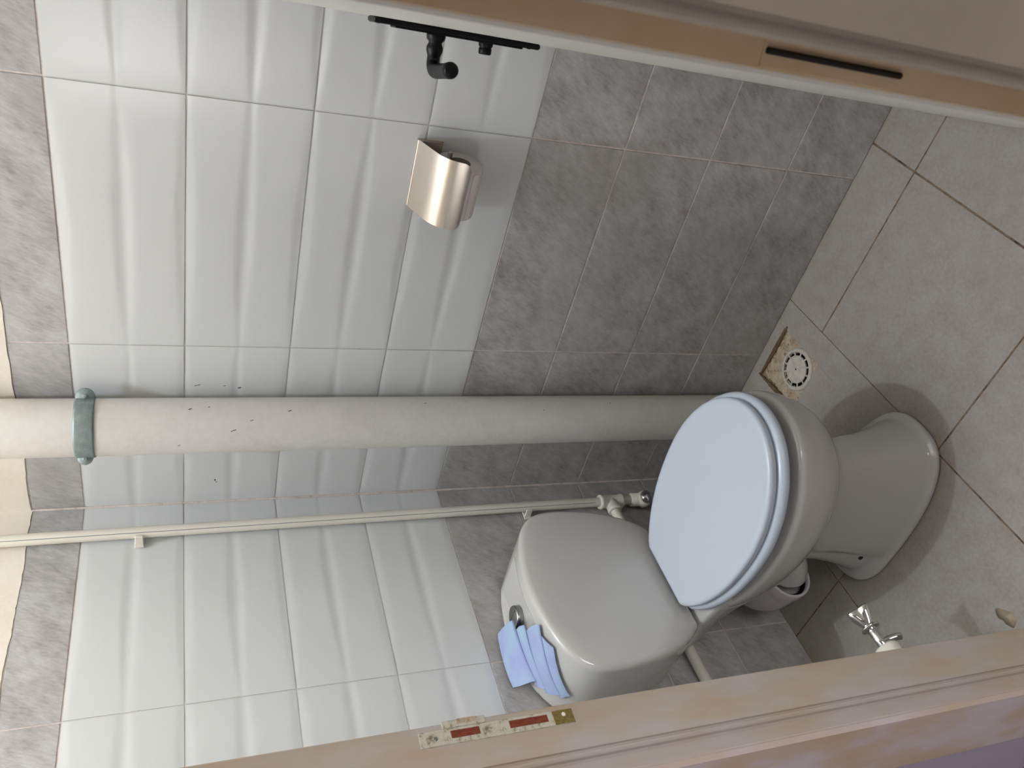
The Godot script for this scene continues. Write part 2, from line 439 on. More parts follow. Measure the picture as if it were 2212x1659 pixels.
func tiles() -> void:
	# rows of the two visible walls: [bottom, top, white?]
	var rows := [[0.0, 0.19, false], [0.19, 0.39, false], [0.39, 0.59, false], [0.59, 0.79, false],
		[0.79, 0.99, true], [0.99, 1.19, true], [1.19, 1.39, true], [1.39, 1.59, true], [1.59, 1.69, false]]
	# columns: distance from the corner, and where in a whole tile the piece was cut
	var cols := {"wall_right": [[0.0, 0.4468, 0.0532], [0.4468, 0.947, 0.0], [0.947, 1.447, 0.0]], "wall_back": [[0.0, 0.5005, 0.0], [0.5005, 0.897, 0.0]]}
	for wall in cols:
		var parent := get_node(wall)
		var origin: Vector3 = parent.position
		var basis := Basis(Vector3.UP, -PI / 2) if wall == "wall_right" else Basis.IDENTITY
		for row in rows:
			var shared := {}
			for c in cols[wall]:
				var w: float = c[1] - c[0]
				var h: float = row[1] - row[0]
				var along: float = (c[0] + c[1]) / 2
				var at := Vector3(0.008, (row[0] + row[1]) / 2, along) if wall == "wall_right" else Vector3(-along, (row[0] + row[1]) / 2, -0.008)
				var tilt := Basis(Vector3.RIGHT, rng.randf_range(-0.0012, 0.0012)) * Basis(Vector3.UP, rng.randf_range(-0.0012, 0.0012))
				if row[2]:
					var s0: float = c[2]
					put("tile", wave_tile(s0, s0 + w, h), M.white_tile, parent, at - origin, basis * tilt)
				else:
					var g := Vector2(rng.randf() * 5, rng.randf() * 5)
					put("tile", flat_tile(w - PITCH, h - PITCH * (0.8 if h > 0.15 else 0.6), 0.0068, g, 1.3), M.grey_tile, parent, at - origin, basis * tilt)
		if wall == "wall_right": box(Vector3(0.0020, 0.7915, 0.0), Vector3(0.02, 1.5885, 1.447), "white_grout", M.white_grout, parent, 0.0002).position -= origin
		else: box(Vector3(-0.897, 0.7915, -0.02), Vector3(0.0, 1.5885, -0.0020), "white_grout", M.white_grout, parent, 0.0002).position -= origin
		# cream plaster above the tiles, with a ragged lower edge lapping onto the last course
		var st := SurfaceTool.new()
		st.begin(Mesh.PRIMITIVE_TRIANGLES)
		st.set_smooth_group(-1)
		var n := 90
		var length := 1.45 if wall == "wall_right" else 0.9
		var lower := []
		var drift := 0.0
		for k in n + 1:
			drift = clampf(drift * 0.8 + rng.randf_range(-0.0016, 0.0016), -0.004, 0.005)
			lower.append(1.690 + drift)
		for k in n:
			var p := func(f: float, y: float, o: float) -> Vector3:
				return Vector3(-o, y, f * length) if wall == "wall_right" else Vector3(-f * length, y, o)
			var f0 := float(k) / n
			var f1 := float(k + 1) / n
			var q := [p.call(f0, lower[k], 0.0), p.call(f0, CEIL, 0.0), p.call(f1, CEIL, 0.0), p.call(f1, lower[k + 1], 0.0), p.call(f0, lower[k], -0.006), p.call(f1, lower[k + 1], -0.006)]
			if wall == "wall_right":
				tri(st, q[0], q[2], q[1]); tri(st, q[0], q[3], q[2]); tri(st, q[4], q[3], q[0]); tri(st, q[4], q[5], q[3])
			else:
				tri(st, q[0], q[1], q[2]); tri(st, q[0], q[2], q[3]); tri(st, q[4], q[0], q[3]); tri(st, q[4], q[3], q[5])
		st.generate_normals()
		put("plaster", st.commit(), M.plaster, parent, -origin)
	put("corner_joint", rod(0.0028, 1.69, 10), M.grout, get_node("wall_back"), Vector3(-0.0003, 0, 0.0003) - get_node("wall_back").position)
	# scuffs on the white tiles beside the thick pipe
	for k in [[1.3655, 0.3475, 0.012, 0.0012], [1.3135, 0.346, 0.005, 0.0012], [1.284, 0.3405, 0.006, 0.0022], [1.325, 0.0705, 0.003, 0.005], [1.322, 0.064, 0.002, 0.003], [0.871, 0.425, 0.005, 0.002]]:
		put("scuff", block(Vector3(k[3], k[2], 0.0005), 0.0001), M.black_line, get_node("wall_right"), Vector3(-0.0002, k[0], k[1]) - get_node("wall_right").position, Basis(Vector3.UP, -PI / 2) * Basis(Vector3.BACK, 0.25))
	# floor tiles, 0.405 m
	var fl := get_node("floor")
	var zs := [-0.05, 0.2135, 0.622, 1.0312, 1.44, 1.5]
	var xs := [XO - 0.001, -0.947, -0.542, -0.137, 0.1]
	for i in xs.size() - 1:
		for j in zs.size() - 1:
			var a := Vector2(xs[i], zs[j])
			var c := Vector2(xs[i + 1], zs[j + 1])
			var cuts := [[a, c]]
			# the tile pieces round the drain stop at its square hole
			if a.x < -0.03 and c.x > -0.17 and a.y < 0.45 and c.y > 0.5:
				cuts = []
				var hx0 := -0.176
				var hx1 := -0.026
				var hz0 := 0.408
				var hz1 := 0.556
				cuts.append([a, Vector2(c.x, minf(hz0, c.y))])
				cuts.append([Vector2(a.x, hz1), c])
				if a.x < hx0: cuts.append([Vector2(a.x, hz0), Vector2(minf(hx0, c.x), hz1)])
				if c.x > hx1: cuts.append([Vector2(hx1, hz0), Vector2(c.x, hz1)])
			for k in cuts:
				var s: Vector2 = k[1] - k[0]
				var mid: Vector2 = (k[0] + k[1]) / 2
				var gap: float = 0.0038 if cuts.size() == 1 else 0.0
				if s.x < 0.01 or s.y < 0.01: continue
				var m := flat_tile(s.x - gap, s.y - gap, 0.012, Vector2(rng.randf() * 4, rng.randf() * 4), 2.2, 0.0008)
				var y := -0.012 + rng.randf_range(-0.0004, 0.0)
				put("tile", m, M.floor_tile, fl, Vector3(mid.x, y, mid.y), Basis(Vector3.RIGHT, -PI / 2))

	var blot := []
	for y in [0.0, 0.0004]:
		var ring := PackedVector3Array()
		for k in 28:
			var a := TAU * k / 28
			var r := 0.0145 * (1.0 + 0.22 * sin(2 * a + 0.6) + 0.12 * sin(3 * a) + 0.06 * sin(7 * a))
			ring.append(Vector3(cos(a) * r * 1.25, y, -sin(a) * r))
		blot.append(ring)
	put("stain", loft(blot), M.stain, fl, Vector3(-0.842, -0.0001, 0.493))

# ------------------------------------------------------------------ door and frame
func extrude_y(poly: Array, y0: float, y1: float) -> ArrayMesh:
	var a := PackedVector3Array()
	var b := PackedVector3Array()
	for p in poly:
		a.append(Vector3(p[0], y0, p[1]))
		b.append(Vector3(p[0], y1, p[1]))
	var st := SurfaceTool.new()
	st.begin(Mesh.PRIMITIVE_TRIANGLES)
	st.set_smooth_group(-1)
	for j in a.size():
		var k := (j + 1) % a.size()
		tri(st, a[j], b[j], b[k])
		tri(st, a[j], b[k], a[k])
	var flatp := PackedVector2Array()
	for p in poly: flatp.append(Vector2(p[0], p[1]))
	var ix := Geometry2D.triangulate_polygon(flatp)
	for i in range(0, ix.size(), 3):
		tri(st, a[ix[i]], a[ix[i + 1]], a[ix[i + 2]])
		tri(st, b[ix[i]], b[ix[i + 2]], b[ix[i + 1]])
	st.generate_normals()
	return st.commit()

func doorway() -> void:
	var H := 2.02
	# latch-side jamb: flat rebate, bead, outer fillet
	var lj := put("trim_1", extrude_y([[XW - 0.002, ZJ - 0.05], [XW - 0.0, ZJ - 0.001], [XW - 0.0015, ZJ], [XW - 0.0605, ZJ], [XW - 0.0615, ZJ - 0.003], [XW - 0.064, ZJ - 0.003], [XW - 0.0655, ZJ + 0.002], [XW - 0.0675, ZJ + 0.0045], [XW - 0.070, ZJ + 0.0045], [XW - 0.072, ZJ + 0.002], [XW - 0.073, ZJ - 0.003], [XW - 0.076, ZJ - 0.0055],
		[XW - 0.088, ZJ - 0.0055], [XW - 0.0955, ZJ - 0.007], [XW - 0.0965, ZJ - 0.05]], 0.0, H), M.jamb)
	tag(lj, "", "", "", "structure")
	# strike plate let into the jamb
	var sp := put("strike_plate", block(Vector3(0.0195, 0.203, 0.0016), 0.0004), M.strike, lj, Vector3(-0.917, 1.036, ZJ + 0.0002))
	put("latch_hole", block(Vector3(0.0095, 0.037, 0.001), 0.0003), M.rust_wood, sp, Vector3(0.0015, 0.0435, 0.0007))
	put("bolt_hole", block(Vector3(0.0095, 0.052, 0.001), 0.0003), M.rust_wood, sp, Vector3(0.0015, -0.040, 0.0007))
	put("bare_metal", block(Vector3(0.0185, 0.028, 0.0006), 0.0002), M.brass, sp, Vector3(0.0, -0.0875, 0.0008))
	put("screw", lathe([[0.0027, 0], [0.0027, 0.0006], [0.002, 0.001]], 16), M.paper, sp, Vector3(0.003, -0.0885, 0.0009), Basis(Vector3.RIGHT, PI / 2))
	put("screw", lathe([[0.0027, 0], [0.0027, 0.0004], [0.002, 0.0006]], 16), M.dull_chrome, sp, Vector3(-0.001, 0.082, 0.0007), Basis(Vector3.RIGHT, PI / 2))
	var lip := put("lip", block(Vector3(0.0095, 0.056, 0.0018), 0.0005), M.strike, sp, Vector3(0.0145, 0.043, 0.0006))
	put("recess", block(Vector3(0.006, 0.026, 0.0008), 0.0002), M.cement, lip, Vector3(0.0022, -0.004, 0.0008))
	# casing on the corridor side
	tag(put("trim_2", extrude_y([[XO - 0.012, ZJ - 0.012], [XO - 0.003, ZJ - 0.006], [XO - 0.003, ZJ - 0.195], [XO - 0.009, ZJ - 0.195], [XO - 0.012, ZJ - 0.190]], -0.16, H + 0.1), M.architrave), "", "", "", "structure")
	box(Vector3(XO - 0.0125, -0.1, ZJ - 0.0125), Vector3(XO - 0.008, 0.07, ZJ - 0.0085), "crack", M.black_line, get_node("trim_2"), 0.0005)
	# hinge-side jamb and its casing, close to the camera
	var rj := put("trim_3", extrude_y([[XW - 0.002, ZR + 0.05], [XW - 0.002, ZR], [XW - 0.088, ZR], [XW - 0.0965, ZR + 0.004], [XW - 0.0965, ZR + 0.05]], 0.0, H), M.right_jamb)
	tag(rj, "", "", "", "structure")
	tag(put("trim_4", extrude_y([[XO - 0.003, ZR + 0.010], [XO - 0.0085, ZR + 0.0105], [XO - 0.011, ZR + 0.014], [XO - 0.011, ZR + 0.17], [XO - 0.003, ZR + 0.175]], -0.16, H + 0.1), M.right_jamb), "", "", "", "structure")
	tag(box(Vector3(XW - 0.0965, H, ZJ - 0.05), Vector3(XW - 0.002, 2.06, ZR + 0.05), "trim_5", M.jamb), "", "", "", "structure")
	# door leaf, opened inward until it lies almost along the line of sight
	var a := Vector3(-0.898, 0.0, 1.3575)
	var d := Vector3(0.96462, 0, -0.26365)
	var n := Vector3(-0.26365, 0, -0.96462)
	var leaf := root("door_1", a)
	leaf.basis = Basis(d, Vector3.UP, -n)       # local x along the leaf, z into its thickness
	tag(leaf, "", "", "", "structure")
	box(Vector3(0.0025, 0.008, 0.0), Vector3(0.800, 2.0, 0.038), "panel", M.door_face, leaf, 0.0025)
	box(Vector3(-0.0005, 0.008, 0.003), Vector3(0.0028, 2.0, 0.036), "hinge_edge", M.door_edge, leaf, 0.0006)
	for y in [0.987, 1.80, 0.22]:
		var h := box(Vector3(-0.0016, y - 0.061, 0.0045), Vector3(0.0006, y + 0.061, 0.034), "hinge", M.door_edge, leaf, 0.0004)
		put("knuckle", rod(0.0022, 0.118, 16), M.black_line, h, Vector3(-0.0022, -0.059, -0.0045))
	# black lock plate, lever and thumb turn
	var pl := put("lock_plate", block(Vector3(0.042, 0.246, 0.008), 0.002), M.black, leaf, Vector3(0.725, 1.036, -0.004))
	put("raised_field", block(Vector3(0.032, 0.19, 0.003), 0.001), M.black, pl, Vector3(0, -0.003, -0.0050))
	for y in [0.113, -0.113]:
		put("screw", lathe([[0.0035, 0], [0.0035, 0.001], [0.002, 0.0018]], 16), M.dull_chrome if y > 0 else M.black, pl, Vector3(0.0, y, -0.003), Basis(Vector3.RIGHT, -PI / 2))
	var hy := 0.029
	var lever := put("lever_handle", lathe([[0.0125, 0.0], [0.0138, 0.004], [0.0128, 0.009], [0.0098, 0.012], [0.0095, 0.014], [0.0118, 0.019], [0.0118, 0.024], [0.0098, 0.029], [0.0090, 0.033]], 28), M.black, pl, Vector3(0.0, hy, -0.004), Basis(Vector3.RIGHT, -PI / 2))
	var lp := smooth_path([Vector3(0, 0.024, 0), Vector3(0, 0.036, 0), Vector3(-0.003, 0.043, 0.0), Vector3(-0.015, 0.049, 0.0), Vector3(-0.040, 0.048, 0.0), Vector3(-0.075, 0.045, 0.001), Vector3(-0.096, 0.043, 0.002), Vector3(-0.104, 0.0425, 0.002)], 6)
	var lr := []
	for i in lp.size():
		var f := float(i) / (lp.size() - 1)
		lr.append(lerp_table([[0.0, 0.0088], [0.25, 0.0098], [0.45, 0.0105], [0.7, 0.0102], [0.85, 0.0112], [0.93, 0.0098], [0.98, 0.006], [1.0, 0.002]], f))
	put("grip", tube(lp, lr, 20), M.black, lever)
	put("thumb_turn", lathe([[0.0105, 0.0], [0.0105, 0.006], [0.0085, 0.0085], [0.0095, 0.010], [0.0095, 0.016], [0.008, 0.018]], 24), M.black, pl, Vector3(0, -0.046, -0.004), Basis(Vector3.RIGHT, -PI / 2))

# ------------------------------------------------------------------ toilet
# plan ring: front half and back half are super-ellipses about z = zc
func plan(y: float, a: float, zc: float, bf: float, nf: float, bb: float, nb: float, cut := -9.0, cx := TX) -> PackedVector3Array:
	var ring := PackedVector3Array()
	var N := 88
	for j in N:
		var t := TAU * j / N
		var c := cos(t)
		var s := sin(t)
		var n := nf if s >= 0 else nb
		var bz := bf if s >= 0 else bb
		var x := a * signf(c) * pow(absf(c), 2.0 / n)
		var z := zc + bz * signf(s) * pow(absf(s), 2.0 / n)
		ring.append(Vector3(cx + x, y, maxf(z, cut)))
	return ring

func seat_ring(y: float, d: float, cut: float) -> PackedVector3Array:
	return plan(y, 0.160 + d, 0.46, 0.216 + d * 1.15, 2.0, 0.2835 + d, 2.0, cut)

func mix_ring(a: PackedVector3Array, b: PackedVector3Array, f: float) -> PackedVector3Array:
	var o := PackedVector3Array()
	for i in a.size(): o.append(a[i].lerp(b[i], f))
	return o

const ARCH := [[0.0, 0.7435], [0.03, 0.742], [0.06, 0.7385], [0.09, 0.733], [0.12, 0.7245], [0.145, 0.7145], [0.160, 0.7060], [0.172, 0.6972], [0.182, 0.6875], [0.190, 0.6765], [0.196, 0.6640], [0.2, 0.650]]

func arch(dx: float) -> float:
	return lerp_table(ARCH, absf(dx))

func toilet() -> void:
	var t := root("toilet", Vector3(TX, 0, 0.3))
	tag(t, "white ceramic close-coupled toilet with its lid closed, standing against the back wall", "toilet")
	var off := -t.position
	# bowl and foot
	var foot := func(y: float, d: float) -> PackedVector3Array:
		var ring := plan(y, 0.113 + d, 0.37, 0.266 + d, 2.7, 0.115 + d, 2.8, -9.0, TX - 0.011)
		if y > 0.02 and y < 0.2:
			# the flanks step in towards the back
			for i in ring.size():
				var k := 0.011 * (1.0 - smoothstep(0.352, 0.362, ring[i].z))
				ring[i].x = move_toward(ring[i].x, TX - 0.011, k)
		return ring
	var rim := func(y: float, d: float) -> PackedVector3Array:
		return seat_ring(y, d, -9.0)
	var rings := [foot.call(0.0, 0.006), foot.call(0.006, 0.009), foot.call(0.0125, 0.009), foot.call(0.0155, 0.0065), foot.call(0.0165, 0.000), foot.call(0.0205, -0.0035), foot.call(0.028, -0.006), foot.call(0.05, -0.014), foot.call(0.09, -0.025), foot.call(0.13, -0.033), foot.call(0.165, -0.036)]
	rings.append(mix_ring(foot.call(0.195, -0.036), rim.call(0.195, -0.085), 0.35))
	rings.append(mix_ring(foot.call(0.22, -0.03), rim.call(0.22, -0.062), 0.8))
	rings.append_array([rim.call(0.24, -0.042), rim.call(0.262, -0.022), rim.call(0.285, -0.008), rim.call(0.31, 0.002), rim.call(0.335, 0.008), rim.call(0.355, 0.011), rim.call(0.368, 0.0115), rim.call(0.375, 0.0105), rim.call(0.3795, 0.0075), rim.call(0.381, 0.003), rim.call(0.3805, -0.02), rim.call(0.379, -0.06)])
	var bowl := put("bowl", loft(rings), M.ceramic, t, off)
	# shelf that carries the cistern
	var dk := []
	for z in [[0.02, 0.085, 0.372], [0.06, 0.098, 0.362], [0.12, 0.107, 0.350], [0.19, 0.113, 0.336], [0.25, 0.125, 0.318], [0.30, 0.138, 0.300]]:
		var ring := PackedVector3Array()
		var hw: float = z[1]
		var lo: float = z[2]
		for p in [[-1, 0.3], [-1, 0.82], [-0.985, 0.93], [-0.95, 1.0], [0.95, 1.0], [0.985, 0.93], [1, 0.82], [1, 0.3], [0.9, 0.05], [0.75, 0.0], [-0.75, 0.0], [-0.9, 0.05]]:
			ring.append(Vector3(TX + hw * p[0], lerpf(lo, 0.394, p[1]), z[0]))
		dk.append(ring)
	put("shelf", loft(dk), M.ceramic, bowl)
	put("fixing_screw", lathe([[0.0085, -0.004], [0.0085, 0.001], [0.0065, 0.0025], [0.002, 0.003]], 22), M.black_metal, bowl, Vector3(TX - 0.0985, 0.042, 0.345), Basis(Vector3.BACK, PI / 2))
	# cistern: arched body, bevelled front, sunk field for the button
	var half := [[0.40, 0.130], [0.405, 0.138], [0.43, 0.157], [0.454, 0.170], [0.485, 0.182], [0.5175, 0.192], [0.56, 0.199], [0.585, 0.2018], [0.605, 0.203], [0.625, 0.2025], [0.64, 0.2013]]
	var prof := PackedVector2Array()
	for k in 13: prof.append(Vector2(lerpf(0.0, 0.125, k / 12.0), 0.40))
	for p in half: prof.append(Vector2(p[1], p[0]))
	for k in range(1, 34):
		var a := 1.0 - k / 33.0
		var dx := 0.2 * sin(a * PI / 2)
		prof.append(Vector2(dx, arch(dx)))
	var loop := PackedVector2Array()
	for p in prof: loop.append(p)
	for i in range(prof.size() - 2, 0, -1): loop.append(Vector2(-prof[i].x, prof[i].y))
	var zr := [0.012, 0.0125, 0.014, 0.018, 0.024]
	for k in range(0, 41): zr.append(0.028 + k * 0.0035)
	zr.append_array([0.172, 0.178, 0.183, 0.187, 0.190, 0.1925, 0.1945, 0.196, 0.198, 0.2, 0.2015, 0.202])
	var ins := {0.012: 0.008, 0.0125: 0.005, 0.014: 0.0025, 0.018: 0.001, 0.183: 0.0002, 0.187: 0.0008, 0.190: 0.0022, 0.1925: 0.0044, 0.1945: 0.0078, 0.196: 0.0125, 0.198: 0.04, 0.2: 0.075, 0.2015: 0.12, 0.202: 0.17}
	var cr := []
	for z in zr:
		var inset: float = ins.get(z, 0.0)
		var taper := lerpf(0.965, 1.0, clampf((z - 0.012) / 0.12, 0, 1))
		var ring := PackedVector3Array()
		for p in loop:
			var c := Vector2(0, 0.565)
			var q: Vector2 = c + (p - c) * Vector2(1.0 - inset / 0.205, 1.0 - inset / 0.1785)
			var y := q.y
			if p.y > 0.70:
				var dip := smoothstep(0.030, 0.037, z) * (1.0 - smoothstep(0.148, 0.156, z))
				y = lerpf(y, minf(y, 0.7265), dip)
			ring.append(Vector3(KX + q.x * (taper if p.y < 0.72 else 1.0), y, z))
		cr.append(ring)
	var tank := put("cistern", loft(cr), M.ceramic, t, off)
	var btn := put("flush_button", lathe([[0.026, 0.0], [0.0265, 0.001], [0.0265, 0.012], [0.025, 0.0148], [0.021, 0.0158], [0.004, 0.0162]], 36), M.dull_chrome, tank, Vector3(-0.449, 0.726, 0.074))
	put("half_button", block(Vector3(0.001, 0.0006, 0.044), 0.0002), M.black_line, btn, Vector3(0.004, 0.0160, 0))
	# seat ring and lid
	put("seat", loft([seat_ring(0.3975, -0.006, 0.214), seat_ring(0.399, 0.003, 0.212), seat_ring(0.403, 0.0075, 0.211), seat_ring(0.409, 0.0098, 0.21), seat_ring(0.415, 0.0085, 0.211), seat_ring(0.4195, 0.005, 0.212), seat_ring(0.422, -0.002, 0.214), seat_ring(0.422, -0.02, 0.23)]), M.seat, t, off)
	put("lid", loft([seat_ring(0.4235, -0.006, 0.218), seat_ring(0.4245, -0.0015, 0.216), seat_ring(0.427, 0.0, 0.215), seat_ring(0.434, 0.0, 0.215), seat_ring(0.4375, -0.0015, 0.216), seat_ring(0.4395, -0.005, 0.218), seat_ring(0.4405, -0.011, 0.222), seat_ring(0.4402, -0.016, 0.226), seat_ring(0.4398, -0.06, 0.26)]), M.seat, t, off)
	for s in [-1, 1]:
		put("seat_hinge", rod(0.0085, 0.03, 20), M.seat, t, off + Vector3(TX + s * 0.07 - 0.015, 0.41, 0.2165), Basis(Vector3.BACK, -PI / 2))
		put("bumper", rod(0.008, 0.018, 14), M.seat, t, off + Vector3(TX + s * 0.13, 0.380, 0.45))
	# ceramic outlet behind the foot
	put("outlet_spout", tube(smooth_path([Vector3(TX, 0.20, 0.33), Vector3(TX - 0.02, 0.175, 0.29), Vector3(-0.512, 0.15, 0.255), Vector3(-0.517, 0.142, 0.228)], 6), 0.043, 28), M.ceramic, t, off)
	# plastic sleeve that takes the outlet to the wall
	var ax := Vector3(0.24, -0.02, -0.97).normalized()
	var sl := root("outlet_sleeve", Vector3(-0.520, 0.141, 0.232))
	tag(sl, "short pale plastic drain sleeve joining the toilet's outlet behind the bowl", "pipe")
	put("socket", lathe([[0.0500, 0.024], [0.0500, 0.0012], [0.0515, 0.0], [0.0548, 0.0], [0.0562, 0.002], [0.0562, 0.026], [0.0545, 0.031], [0.0535, 0.045]], 40, false), M.pvc_sleeve, sl, Vector3.ZERO, turn(Vector3.UP, ax))
	put("elbow", tube(smooth_path([Vector3(0.008, 0, -0.030), Vector3(0.014, 0, -0.055), Vector3(0.028, 0, -0.088), Vector3(0.058, 0, -0.114), Vector3(0.10, 0, -0.125), Vector3(0.20, 0, -0.118), Vector3(0.33, 0, -0.07), Vector3(0.405, 0, 0.005)], 8), 0.0535, 36), M.pvc_sleeve, sl)
	put("rubber_seal", lathe([[0.0445, 0.010], [0.0495, 0.010], [0.0495, 0.018], [0.0445, 0.018]], 36, false), M.black, sl, Vector3.ZERO, turn(Vector3.UP, ax))

# ------------------------------------------------------------------ pipes
func soil_pipe() -> void:
	var c := Vector3(-0.062, 0, 0.293)
	var p := root("soil_pipe", c)
	tag(p, "thick off-white plastic waste pipe standing floor to ceiling near the corner", "pipe")
	put("pipe", rod(0.0562, CEIL - 0.002, 56, 0.001), M.pvc, p, Vector3(0, 0.001, 0))
	# galvanised clamp
	var y := 1.566
	var cl := put("clamp", lathe([[0.0565, -0.0165], [0.0585, -0.0175], [0.0592, -0.014], [0.0592, 0.014], [0.0585, 0.0175], [0.0565, 0.0165]], 56, false), M.zinc, p, Vector3(0, y, 0))
	var view := Vector3(-0.743, 0, 0.669)        # towards the door
	var side := Vector3(0.669, 0, 0.743)
	for s in [-1.0, 1.0]:
		var dir: Vector3 = side * s
		put("clamp_ear", lathe([[0.0, 0.0], [0.0155, 0.0], [0.017, 0.001], [0.017, 0.0045], [0.0155, 0.0055], [0.0, 0.006]] if s > 0 else [[0.0, 0.0], [0.012, 0.0], [0.0135, 0.001], [0.0135, 0.0045], [0.012, 0.0055], [0.0, 0.006]], 32, false), M.zinc, cl, dir * 0.0585 + view * (0.014 if s > 0 else 0.004), turn(Vector3.UP, view))
		put("bolt", lathe([[0.0065, 0], [0.0065, 0.003], [0.004, 0.0034], [0.004, 0.006], [0.003, 0.0065]], 6 if s > 0 else 18, true, true), M.zinc, cl, dir * 0.0595 + view * (0.019 if s > 0 else 0.009), turn(Vector3.UP, view))
	# scratches and paint specks seen on the pipe
	for k in [[1.30, -0.2, 0.016, 0.0022], [1.265, 0.15, 0.010, 0.0018], [1.38, 0.62, 0.009, 0.003], [1.345, 0.7, 0.006, 0.002], [1.19, 0.5, 0.01, 0.0026], [1.40, -0.75, 0.008, 0.002], [0.62, 0.4, 0.003, 0.0025], [0.44, 0.72, 0.004, 0.003], [0.9, 0.8, 0.01, 0.0018]]:
		var a: float = k[1]
		var dir := (view * cos(a) + side * sin(a)).normalized()
		put("speck", block(Vector3(k[3] * 0.6, k[2] * 0.7, 0.0005), 0.0002), M.black_line, p, Vector3(0, k[0], 0) + dir * 0.0562, Basis(Vector3.UP.cross(dir).normalized(), Vector3.UP, dir) * Basis(Vector3.BACK, 0.35))

func water_pipes() -> void:
	var p := root("water_pipe", Vector3(-0.1, 0, 0.025))
	tag(p, "thin cream plastic water pipe clipped to the back wall beside the corner", "pipe")
	var o := -p.position
	var lo := Vector3(-0.0945, 0.26, 0.024)
	var hi := Vector3(-0.1095, CEIL - 0.001, 0.024)
	var along := (hi - lo).normalized()
	var R := 0.0125
	put("riser", rod(R, (hi - lo).length(), 28), M.ppr, p, o + lo, turn(Vector3.UP, along))
	# thin printed stripe
	var dir := Vector3(-0.70, 0, 0.714).normalized()
	put("printed_stripe", block(Vector3(0.0013, (hi - lo).length() - 0.13, 0.0006), 0.0002), M.ppr_stripe, p, o + (lo + hi) / 2 + along * 0.06 + dir * R, turn(Vector3.UP, along) * Basis(Vector3.UP.cross(dir).normalized(), Vector3.UP, dir))
	for y in [1.478, 0.578]:
		var f := (float(y) - lo.y) / (hi.y - lo.y)
		var at := lo.lerp(hi, f)
		var clip := put("clip", block(Vector3(0.048, 0.018, 0.006), 0.001), M.ppr, p, o + Vector3(at.x - 0.002, y, 0.006))
		put("clip_jaw", block(Vector3(0.005, 0.016, 0.024), 0.0012), M.ppr, clip, Vector3(-0.0155, 0, 0.014))
		put("clip_jaw", block(Vector3(0.005, 0.016, 0.020), 0.0012), M.ppr, clip, Vector3(0.0155, 0, 0.012))
	# tee with a branch that runs along the wall to the tap
	var ty := 0.335
	var tx := -0.0955
	var tee := put("tee", lathe([[0.0125, -0.034], [0.0185, -0.034], [0.0195, -0.032], [0.0195, -0.027], [0.0178, -0.024], [0.0178, 0.024], [0.0195, 0.027], [0.0195, 0.032], [0.0185, 0.034], [0.0125, 0.034]], 32), M.ppr, p, o + Vector3(tx, ty, 0.024))
	put("tee_branch", lathe([[0.0175, 0.0], [0.0175, 0.024], [0.0185, 0.026], [0.0185, 0.034], [0.0165, 0.036], [0.0125, 0.036]], 32), M.ppr, tee, Vector3.ZERO, Basis(Vector3.BACK, PI / 2))
	put("branch", rod(R, 0.775, 28), M.ppr, p, o + Vector3(tx - 0.03, ty, 0.024), Basis(Vector3.BACK, PI / 2 + 0.018))
	# socket and stop valve below
	put("socket", lathe([[0.0125, 0.0], [0.018, 0.0], [0.0195, 0.002], [0.0195, 0.008], [0.0178, 0.011], [0.0178, 0.04], [0.012, 0.042]], 32), M.ppr, p, o + Vector3(-0.0945, 0.234, 0.024))
	var v := put("valve_body", lathe([[0.0125, 0.0], [0.021, 0.003], [0.0215, 0.006], [0.0215, 0.020], [0.018, 0.024]], 28), M.ppr, p, o + Vector3(-0.0945, 0.238, 0.018), turn(Vector3.UP, Vector3(-0.35, -0.1, 0.93)))
	put("valve_cap", lathe([[0.017, 0.0], [0.0175, 0.002], [0.0175, 0.010], [0.014, 0.014], [0.006, 0.016]], 24), M.chrome, v, Vector3(0, 0.022, 0))

func wall_tap() -> void:
	var at := Vector3(XW, 0.25, 0.440)
	var t := root("wall_tap", at)
	tag(t, "small chrome tap on the left wall low beside the toilet, next to the door frame", "tap")
	# everything turned about +x
	var b := turn(Vector3.UP, Vector3(1, 0, -0.04))
	put("plastic_socket", lathe([[0.014, 0.001], [0.022, 0.001], [0.0225, 0.003], [0.0225, 0.062], [0.021, 0.066], [0.012, 0.068]], 32), M.ppr, t, Vector3.ZERO, b)
	put("body", lathe([[0.0085, 0.066], [0.0095, 0.067], [0.0095, 0.108], [0.0085, 0.110]], 32), M.chrome, t, Vector3.ZERO, b)
	put("collar", lathe([[0.009, 0.104], [0.0165, 0.105], [0.0185, 0.107], [0.016, 0.110], [0.009, 0.112]], 32), M.chrome, t, Vector3.ZERO, b)
	# flared four-lobed handle
	var rings := []
	for k in [[0.110, 0.009, 0.0], [0.114, 0.0115, 0.05], [0.122, 0.0145, 0.12], [0.132, 0.0185, 0.17], [0.141, 0.0215, 0.19], [0.1435, 0.021, 0.19], [0.1445, 0.019, 0.17]]:
		var ring := PackedVector3Array()
		for j in 48:
			var a := TAU * j / 48
			var r: float = k[1] * (1.0 + k[2] * cos(4 * a))
			ring.append(Vector3(cos(a) * r, k[0], -sin(a) * r))
		rings.append(ring)
	put("handle", loft(rings), M.chrome, t, Vector3.ZERO, b)
	put("spout", tube(smooth_path([Vector3(0.076, 0.0, 0.0), Vector3(0.077, -0.010, 0.005), Vector3(0.076, -0.022, 0.012), Vector3(0.074, -0.030, 0.015)], 5), 0.0065, 20), M.chrome, t)

